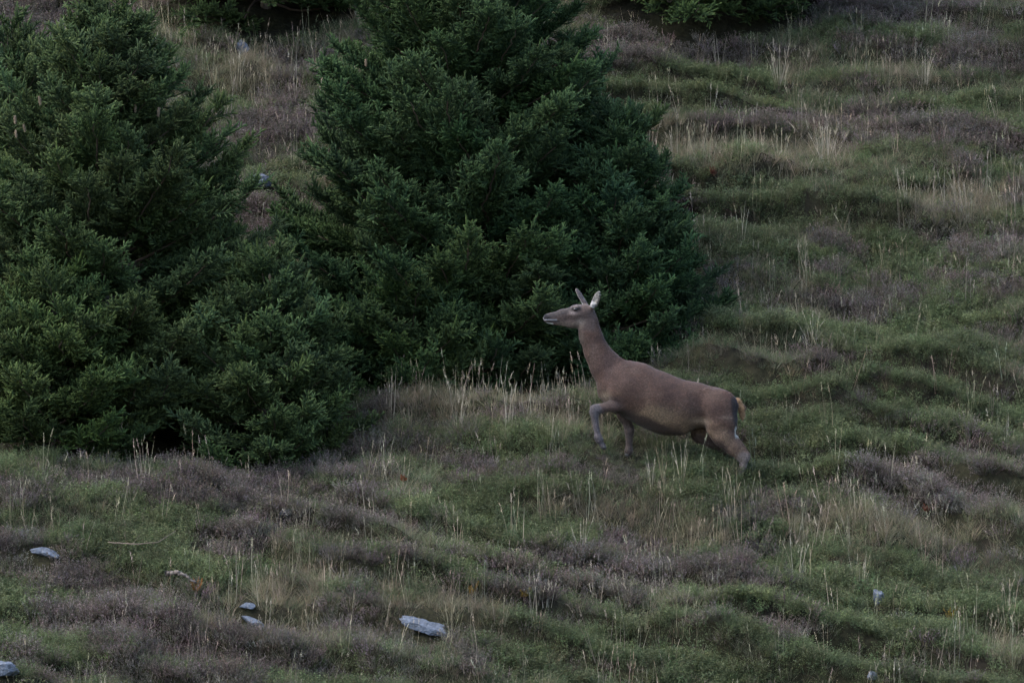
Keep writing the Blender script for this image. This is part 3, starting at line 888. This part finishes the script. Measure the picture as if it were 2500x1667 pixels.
stick("fallen_branch", [(265, 1368, 0.14), (330, 1378, 0.16), (385, 1374, 0.16), (430, 1358, 0.2)], 0.005, (0.13, 0.10, 0.08), "thin bare branch lying across the heather at lower left", "branch", "dead wood on the ground")
stick("dead_root", [(405, 1440, 0.13), (440, 1448, 0.15), (480, 1460, 0.12)], 0.022, (0.11, 0.092, 0.08), "bleached root beside a rusty orange fern in the foreground", "root", "dead wood on the ground")
stick("tree_stub", [(545, 432, 0.12), (505, 455, 0.10), (480, 470, 0.05)], 0.03, (0.045, 0.040, 0.040), "short grey dead stub beside the pale cracked stone", "stub", "dead wood on the ground")

def blade(g, p, d, L, w, bend, c0, c1, rng, seg=4):
    """a grass blade: tapering bent strip"""
    t = np.linspace(0, 1, seg + 1)
    d = unit(d); out = unit(np.array([d[0], d[1], 0]) + rng.normal(0, .2, 3) * [1, 1, 0] + 1e-4)
    c = p + np.outer(t * L, d) + np.outer(bend * L * t ** 2.2, out) - np.outer(0.35 * abs(bend) * L * t ** 2.5, [0, 0, 1])
    sd_ = unit(np.cross(d, rng.normal(0, 1, 3)))
    wv = w * (1 - 0.85 * t)
    v = np.stack([c - sd_ * wv[:, None], c + sd_ * wv[:, None]], 1).reshape(-1, 3)
    i = np.arange(seg) * 2
    f = np.stack([i, i + 1, i + 3, i + 2], 1)
    cc = np.repeat(c0 + (c1 - c0) * t[:, None], 2, 0)
    g.add(v, f, cc); return c

def seed_head(g, p, d, L, col, rng, n=16):
    for k in range(n):
        t = k / n
        a = p + d * L * t; e = unit(d * 0.9 + rng.normal(0, 0.45, 3)) * (0.010 + 0.016 * (1 - t))
        s = unit(np.cross(e, rng.normal(0, 1, 3))) * 0.0018
        g.add(np.stack([a - s, a + s, a + e]), [[0, 1, 2]], col * (0.8 + 0.4 * rng.random()))

STRAW = np.array([0.255, 0.222, 0.150]); STRAW_P = np.array([0.44, 0.385, 0.29]); OLIVE = np.array([0.140, 0.152, 0.085]); GREENG = np.array([0.092, 0.128, 0.062])
def tall_tuft_geo(rng, n, h, spread, col=STRAW_P, heads=True, w=0.0026):
    g = Geo()
    for k in range(n):
        a = rng.random() * 6.28; r = rng.random() * 0.04 * (1 + spread)
        d = unit(np.array([math.cos(a) * spread * rng.random(), math.sin(a) * spread * rng.random(), 1.0]))
        L = h * (0.55 + 0.5 * rng.random()); cc = col * (0.7 + 0.5 * rng.random())
        c = blade(g, np.array([math.cos(a) * r, math.sin(a) * r, -0.03]), d, L, w * (0.8 + 0.5 * rng.random()), rng.normal(0.06, 0.06), cc * 0.75, cc, rng)
        if heads and rng.random() < 0.65:
            dd = unit(c[-1] - c[-2]); seed_head(g, c[-1] - dd * 0.05, dd, 0.07, cc * 1.05, rng, 12)
    for k in range(n):                               # leafy base
        a = rng.random() * 6.28
        d = unit(np.array([math.cos(a) * 0.7 * rng.random(), math.sin(a) * 0.7 * rng.random(), 1.0]))
        cc = (STRAW * 0.55 + OLIVE * 0.45) * (0.7 + 0.5 * rng.random())
        blade(g, np.array([math.cos(a) * .03, math.sin(a) * .03, -0.02]), d, h * (0.2 + 0.25 * rng.random()), w, 0.35 * rng.random(), cc * 0.7, cc, rng)
    return g
def tuft_thing(px, py, n, h, spread, label, col=STRAW_P, seed=0):
    p = place(px, py); rng = np.random.default_rng(seed + int(px))
    o = link("grass_tuft", tall_tuft_geo(rng, n, h, spread, col).mesh("grass_tuft", M_GRASS_T))
    o.location = p; o.rotation_euler = (0, 0, rng.random() * 6)
    tag(o, label, "grass tuft", "tall dry grass tufts standing in the heath")
for a in (
    (2020, 405, 26, 0.50, 0.45, "tallest straw-coloured grass tuft on the open heath to the right"),
    (1905, 205, 14, 0.42, 0.35, "pale upright grass tuft high on the open heath, below the distant spruce"),
    (1760, 165, 10, 0.36, 0.3, "thin grass tuft under the boughs of the distant spruce"),
    (1420, 1352, 9, 0.34, 0.55, "splayed pale grass tuft in the foreground below the deer's forelegs"),
    (1335, 1480, 9, 0.25, 0.25, "short bleached grass stump in the foreground below the splayed tuft"),
    (1240, 1052, 10, 0.55, 0.16, "tall pale grass stems closest to the lifted foreleg"),
    (1118, 1062, 10, 0.52, 0.15, "middle tall pale stems on the crest below the tall spruce"),
    (952, 1040, 9, 0.50, 0.12, "tall pale stems on the crest beside the broad left spruce"),
    (1340, 1100, 7, 0.36, 0.2, "sparse green-tinged stems on the crest left of the deer's hooves"),
    (1662, 1175, 9, 0.42, 0.25, "seeding stems in front of the deer's belly"),
    (1590, 1190, 6, 0.33, 0.25, "few thin stems in front of the deer's standing foreleg"),
    (1940, 1420, 8, 0.42, 0.2, "lone tall stems in the foreground to the right of the deer's hind legs"),
    (2105, 1440, 6, 0.34, 0.15, "tall stems just above the small upright stone"),
    (2215, 495, 9, 0.35, 0.3, "straw tuft below and right of the tallest tuft"),
    (2260, 200, 12, 0.36, 0.4, "grass tuft high on the heath toward the upper right"),
    (580, 225, 8, 0.36, 0.15, "pale thin stems in the gap between the spruces"),
    (660, 395, 14, 0.16, 1.2, "matted bleached tuft above the pale cracked stone"),
    (750, 1300, 12, 0.28, 0.6, "dry tuft in the foreground below the small spruce"),
    (1985, 830, 12, 0.26, 0.6, "dry slanting tuft on the bank behind the deer's rump"),
):
    tuft_thing(*a)

def sprig(px, py, col, label, n=26, h=0.14, seed=0):
    """a small autumn-coloured fern or shrub sprig"""
    rng = np.random.default_rng(seed); g = Geo(); p = place(px, py)
    for k in range(7):
        a = rng.random() * 6.28; d = unit(np.array([math.cos(a) * 0.7, math.sin(a) * 0.7, 0.8 + rng.random()])); L = h * (0.6 + 0.5 * rng.random())
        v, q = tube(np.stack([np.zeros(3), d * L]), [0.002, 0.001], 4); g.add(v, q, np.array([0.15, 0.09, 0.05]))
        for j in range(9):
            t = 0.25 + 0.75 * j / 9; b = d * L * t
            for s in (-1, 1):
                e = unit(np.cross(d, [0, 0, 1.0]) * s + d * 0.5 + rng.normal(0, 0.25, 3)) * 0.03 * (1.15 - t)
                w = unit(np.cross(e, rng.normal(0, 1, 3))) * 0.006
                g.add(np.stack([b, b + e * 0.5 + w, b + e, b + e * 0.5 - w]), [[0, 1, 2, 3]], np.array(col) * 0.5 * (0.7 + 0.6 * rng.random()))
    o = link("autumn_sprig", g.mesh("autumn_sprig", M_GRASS_T)); o.location = (p[0], p[1], p[2] + 0.05); tag(o, label, "sprig", "autumn-coloured sprigs")
sprig(478, 1466, (0.42, 0.17, 0.04), "rusty orange fern sprig beside the bleached root", seed=1)
sprig(1152, 1478, (0.36, 0.23, 0.05), "yellow sprig above the largest slab in the foreground", seed=2)
sprig(1280, 1490, (0.36, 0.25, 0.05), "yellow sprig to the right of its twin above the largest slab", seed=3)
sprig(2318, 1535, (0.42, 0.30, 0.05), "bright yellow sprig in the lower right", seed=4)
sprig(985, 1192, (0.34, 0.10, 0.04), "tiny orange-red sprig below the crest", h=0.07, seed=5)
sprig(1743, 455, (0.20, 0.06, 0.045), "dark red sprig beside the right spruce", h=0.10, seed=6)
sprig(2262, 1268, (0.30, 0.09, 0.05), "small red sprig at the right below the heather", h=0.09, seed=7)
sprig(612, 372, (0.26, 0.09, 0.04), "rust red sprig in the gap between the spruces", h=0.14, seed=8)

# ------------------------------------------------------------------ ground cover
def heather_mesh(seed):
    rng = np.random.default_rng(seed); g = Geo()
    for k in range(30):
        a = rng.random() * 6.28; r = math.sqrt(rng.random())
        b = np.array([math.cos(a) * r * 0.05, math.sin(a) * r * 0.05, -0.02])
        d = unit(np.array([math.cos(a) * r * 0.95, math.sin(a) * r * 0.95, 1.0]) + rng.normal(0, 0.12, 3))
        L = 0.20 * (0.7 + 0.4 * rng.random()) * (1 - 0.15 * r)
        v, q = tube(np.stack([b, b + d * L * 0.6, b + d * L]), [0.0018, 0.0014, 0.0008], 3); g.add(v, q, np.array([0.07, 0.055, 0.045]))
        m = 13; t = 0.40 + 0.6 * rng.random(m)
        pc = b + np.outer(t * L, d); nd = unit(rng.normal(0, 1, (m, 3)) + d * 0.8 + np.array([0, 0, .3])); ln = 0.016 * (0.6 + 0.7 * rng.random(m))
        sd_ = unit(np.cross(nd, rng.normal(0, 1, (m, 3)))) * 0.0032
        v = np.stack([pc - sd_, pc + sd_, pc + nd * ln[:, None]], 1).reshape(-1, 3)
        cc = np.array([0.182, 0.146, 0.133]) * (0.55 + 0.8 * rng.random(m))[:, None] * np.array([1, 1, 1])
        green = rng.random(m) < 0.25; cc[green] = np.array([0.075, 0.085, 0.045]) * 1.0
        g.add(v, np.arange(3 * m).reshape(-1, 3), np.repeat(cc, 3, 0))
    return g.mesh("heather_plant", M_PLANT)
def bilberry_mesh(seed):
    rng = np.random.default_rng(seed); g = Geo()
    for k in range(16):
        a = rng.random() * 6.28; r = math.sqrt(rng.random())
        b = np.array([math.cos(a) * r * 0.07, math.sin(a) * r * 0.07, -0.02])
        d = unit(np.array([math.cos(a) * r * 0.7, math.sin(a) * r * 0.7, 1.0]) + rng.normal(0, 0.15, 3))
        L = 0.19 * (0.7 + 0.45 * rng.random())
        v, q = tube(np.stack([b, b + d * L]), [0.0016, 0.0008], 3); g.add(v, q, np.array([0.06, 0.075, 0.035]))
        m = 13; t = 0.3 + 0.72 * rng.random(m)
        pc = b + np.outer(t * L, d) + rng.normal(0, 0.012, (m, 3))
        e = unit(rng.normal(0, 1, (m, 3)) * np.array([1, 1, 0.45]) + d * 0.25); ln = (0.013 + 0.010 * rng.random(m))[:, None]
        w = unit(np.cross(e, np.array([0, 0, 1.0]) + rng.normal(0, 0.45, (m, 3)))) * 0.0052
        v = np.stack([pc, pc + e * ln * 0.5 + w, pc + e * ln, pc + e * ln * 0.5 - w], 1).reshape(-1, 3)
        cc = np.array([0.094, 0.115, 0.052]) * (0.6 + 0.7 * rng.random(m))[:, None]
        g.add(v, np.arange(4 * m).reshape(-1, 4), np.repeat(cc, 4, 0))
    return g.mesh("bilberry_plant", M_PLANT)
def grass_mesh(seed, dry):
    rng = np.random.default_rng(seed); g = Geo()
    for k in range(26):
        a = rng.random() * 6.28; r = rng.random()
        d = unit(np.array([math.cos(a) * r * 0.75, math.sin(a) * r * 0.75, 1.0]))
        c = (STRAW if rng.random() < dry else (OLIVE if rng.random() < 0.5 else GREENG)) * (0.65 + 0.6 * rng.random())
        blade(g, np.array([math.cos(a) * r * 0.06, math.sin(a) * r * 0.06, -0.02]), d, 0.22 * (0.5 + 0.7 * rng.random()), 0.0019, 0.1 + 0.45 * rng.random(), c * 0.75, c, rng, 3)
    return g.mesh("grass_plant", M_GRASS)
S_HEATHER = [src("heather_source", heather_mesh(200 + i)) for i in range(5)]
S_BILB = [src("bilberry_source", bilberry_mesh(220 + i)) for i in range(5)]
S_GRASS = [src("grass_source", grass_mesh(240 + i, 0.28)) for i in range(5)]
S_DRY = [src("dry_source", grass_mesh(260 + i, 0.85)) for i in range(5)]
S_STALK = [src("stalk_source", tall_tuft_geo(np.random.default_rng(280 + i), 3, 0.42, 0.25, STRAW_P * 0.9, True, 0.0019).mesh("stalks", M_GRASS)) for i in range(6)]

K = 2500 / 2352.0
PH = [(250,1450,220,110),(120,1340,130,50),(40,1280,80,40),(350,1130,380,38),(850,1205,120,38),(1040,1040,95,35),(640,1180,80,25),(550,1240,90,45),(1200,1100,200,40),(1390,1290,210,30),(1650,1310,170,35),(1750,1180,120,26),(2180,1130,140,55),(2060,1080,90,40),(1960,690,100,22),(2280,660,100,30),(1650,130,160,40),(1450,110,100,40),(2250,140,110,40),(100,60,160,60),(650,260,80,80),(640,500,60,60),(1790,1450,120,35),(1050,1530,60,40),(560,1500,90,60),(2260,560,110,30),(2000,130,110,30),(2200,330,140,35),(1850,295,170,30),(870,925,60,28),(1480,1330,120,30),(1980,20,150,40),(1900,860,120,30),(1900,600,120,20)]
PB = [(80,1400,110,60),(500,1310,180,50),(400,1230,100,35),(1050,1180,130,38),(1180,1040,140,35),(1780,1095,190,55),(1530,195,150,38),(1800,490,190,35),(1800,600,200,30),(1750,760,120,30),(1780,880,120,45),(2100,820,160,45),(2080,560,110,35),(1950,1390,190,60),(1500,1470,210,55),(1200,1260,130,40),(2200,950,170,45),(2080,430,150,35),(2250,250,130,28),(150,1510,120,50),(1600,1530,210,45),(2200,1420,130,45),(1100,1330,120,30),(2000,1040,160,30),(1900,990,100,40),(2250,760,120,30),(640,90,80,40)]
PD = [(950,925,140,60),(1150,955,170,40),(1300,970,110,35),(1900,330,90,70),(1850,160,70,60),(1800,375,160,35),(700,1350,160,55),(600,1440,110,40),(900,1310,100,55),(650,1240,100,35),(1870,735,70,25),(1950,1215,210,40),(2120,1240,150,50),(1000,1420,130,40),(2050,175,130,45),(1600,330,110,50),(580,170,90,70),(760,50,120,50),(2300,1480,100,60),(1420,1180,200,30),(450,1180,250,30),(1640,1230,150,30),(2150,480,120,40)]
def patch(P, px, py):
    s = np.zeros_like(px)
    for (a, b, rx, ry) in P:
        s = np.maximum(s, np.exp(-(((px - a * K) / (rx * K)) ** 2 + ((py - b * K) / (ry * K)) ** 2) * 0.9))
    return s
N = 290000
gx = RNG.uniform(-6.6, 6.6, N); gy = RNG.uniform(-8.4, 10.2, N)
slope = (height(gx, gy + 0.04) - height(gx, gy - 0.04)) / 0.08
ok = RNG.random(N) < np.clip(0.22 + 0.50 * slope, 0.25, 1.25) / 1.25      # as dense on the little banks as on the flats
gx, gy, slope = gx[ok], gy[ok], slope[ok]; N = len(gx); gz = height(gx, gy)
ppx, ppy = project(gx, gy, gz)
wob = lambda s, a: a * (fbm(gx * 2.2, gy * 2.2, s, 3) - 0.5)
aH = patch(PH, ppx + wob(61, 200), ppy + wob(62, 110)) + 1.25 * (fbm(gx * 0.9, gy * 1.2, 51, 4) - 0.5) + 0.12
aB = patch(PB, ppx + wob(63, 200), ppy + wob(64, 110)) + 1.25 * (fbm(gx * 0.9, gy * 1.2, 71, 4) - 0.5) + 0.27
aD = patch(PD, ppx + wob(65, 200), ppy + wob(66, 110)) + 1.1 * (fbm(gx * 0.9, gy * 1.2, 91, 4) - 0.5) + 0.05
aG = 0.42 + 0.9 * (fbm(gx * 1.1, gy * 1.4, 111, 4) - 0.5)
tq, ta, tf = terrace(gx, gy)
aB = aB + 0.16 * np.sin((tf - 0.25) * 6.28) + 0.06; aH = aH - 0.10 * np.sin((tf - 0.25) * 6.28) - 0.04
A = np.stack([aH, aB, aD, aG], 1) + RNG.gumbel(0, 0.125, (N, 4))
kind = A.argmax(1)
nar = np.full(N, 9.0)
for (tx, ty, tr) in TREES: nar = np.minimum(nar, np.hypot(gx - tx, gy - ty) / tr)
keep = RNG.random(N) < sstep(0.5, 0.75, nar)
riser = sstep(0.85, 1.5, slope)                     # steep little banks stay half bare
keep &= RNG.random(N) > 0.38 * riser
for (sx, sy, sr) in STONES: keep &= ~((np.abs(gx - sx) < sr * 0.62) & (gy < sy + sr * 0.4) & (gy > sy - sr * 0.5 - 0.10))
# where the deer's feet stand the growth is trodden low
foot = np.zeros(N)
for (fx, fy) in ((815, 84), (640, -97), (815, -20), (760, -60)): foot = np.maximum(foot, (1.0 if fx < 1000 else 0.35) * np.exp(-(((gx - fx / DS) / 0.20) ** 2 + ((gy - DY - fy / DS + 0.16) / 0.26) ** 2)))
tone = 0.58 + 0.92 * fbm(gx * 1.3, gy * 1.8, 131, 4)
def cover(name, srcs, m, s0, s1, base, var, label, tall=1.0, lean=0.16, warm=0.06):
    m = m & keep; n = m.sum()
    s = (s0 + (s1 - s0) * RNG.random(n)) * (1 - 0.62 * foot[m])
    rot = np.stack([RNG.normal(0.0, lean, n), RNG.normal(0, lean, n), RNG.random(n) * 6.28], 1)
    t = np.array(base)[None] * ((1 - var) + 2 * var * RNG.random(n))[:, None] * tone[m][:, None]
    t = t * (1 + RNG.normal(0, warm, (n, 3)))
    o = scatter(name, srcs, np.stack([gx[m], gy[m], gz[m]], 1), rot, np.stack([s, s, s * tall], 1), t)
    tag(o, label, None, None, "stuff"); print(name, n)
    return o
cover("heather", S_HEATHER, kind == 0, 0.5, 0.95, (1, 1, 1), 0.28, "mauve-brown heather in low cushions over the hillside")
cover("bilberry", S_BILB, kind == 1, 0.42, 0.80, (1, 1, 1), 0.25, "low green bilberry carpeting the hillside")
cover("grass", S_GRASS, (kind == 3) | ((RNG.random(N) < 0.12) & (kind < 2)), 0.3, 0.68, (1, 1, 1), 0.25, "short olive green moorland grass")
cover("dry_grass", S_DRY, (kind == 2) | ((RNG.random(N) < 0.05) & (kind != 2)), 0.38, 0.82, (0.9, 0.88, 0.85), 0.25, "withered straw-coloured grass between the heather")
cover("grass_stalks", S_STALK, ((kind == 2) & (RNG.random(N) < 0.14)) | (RNG.random(N) < 0.03), 0.45, 1.15, (0.95, 0.92, 0.88), 0.3, "thin pale seeding grass stalks scattered over the heath", 1.0, 0.10)
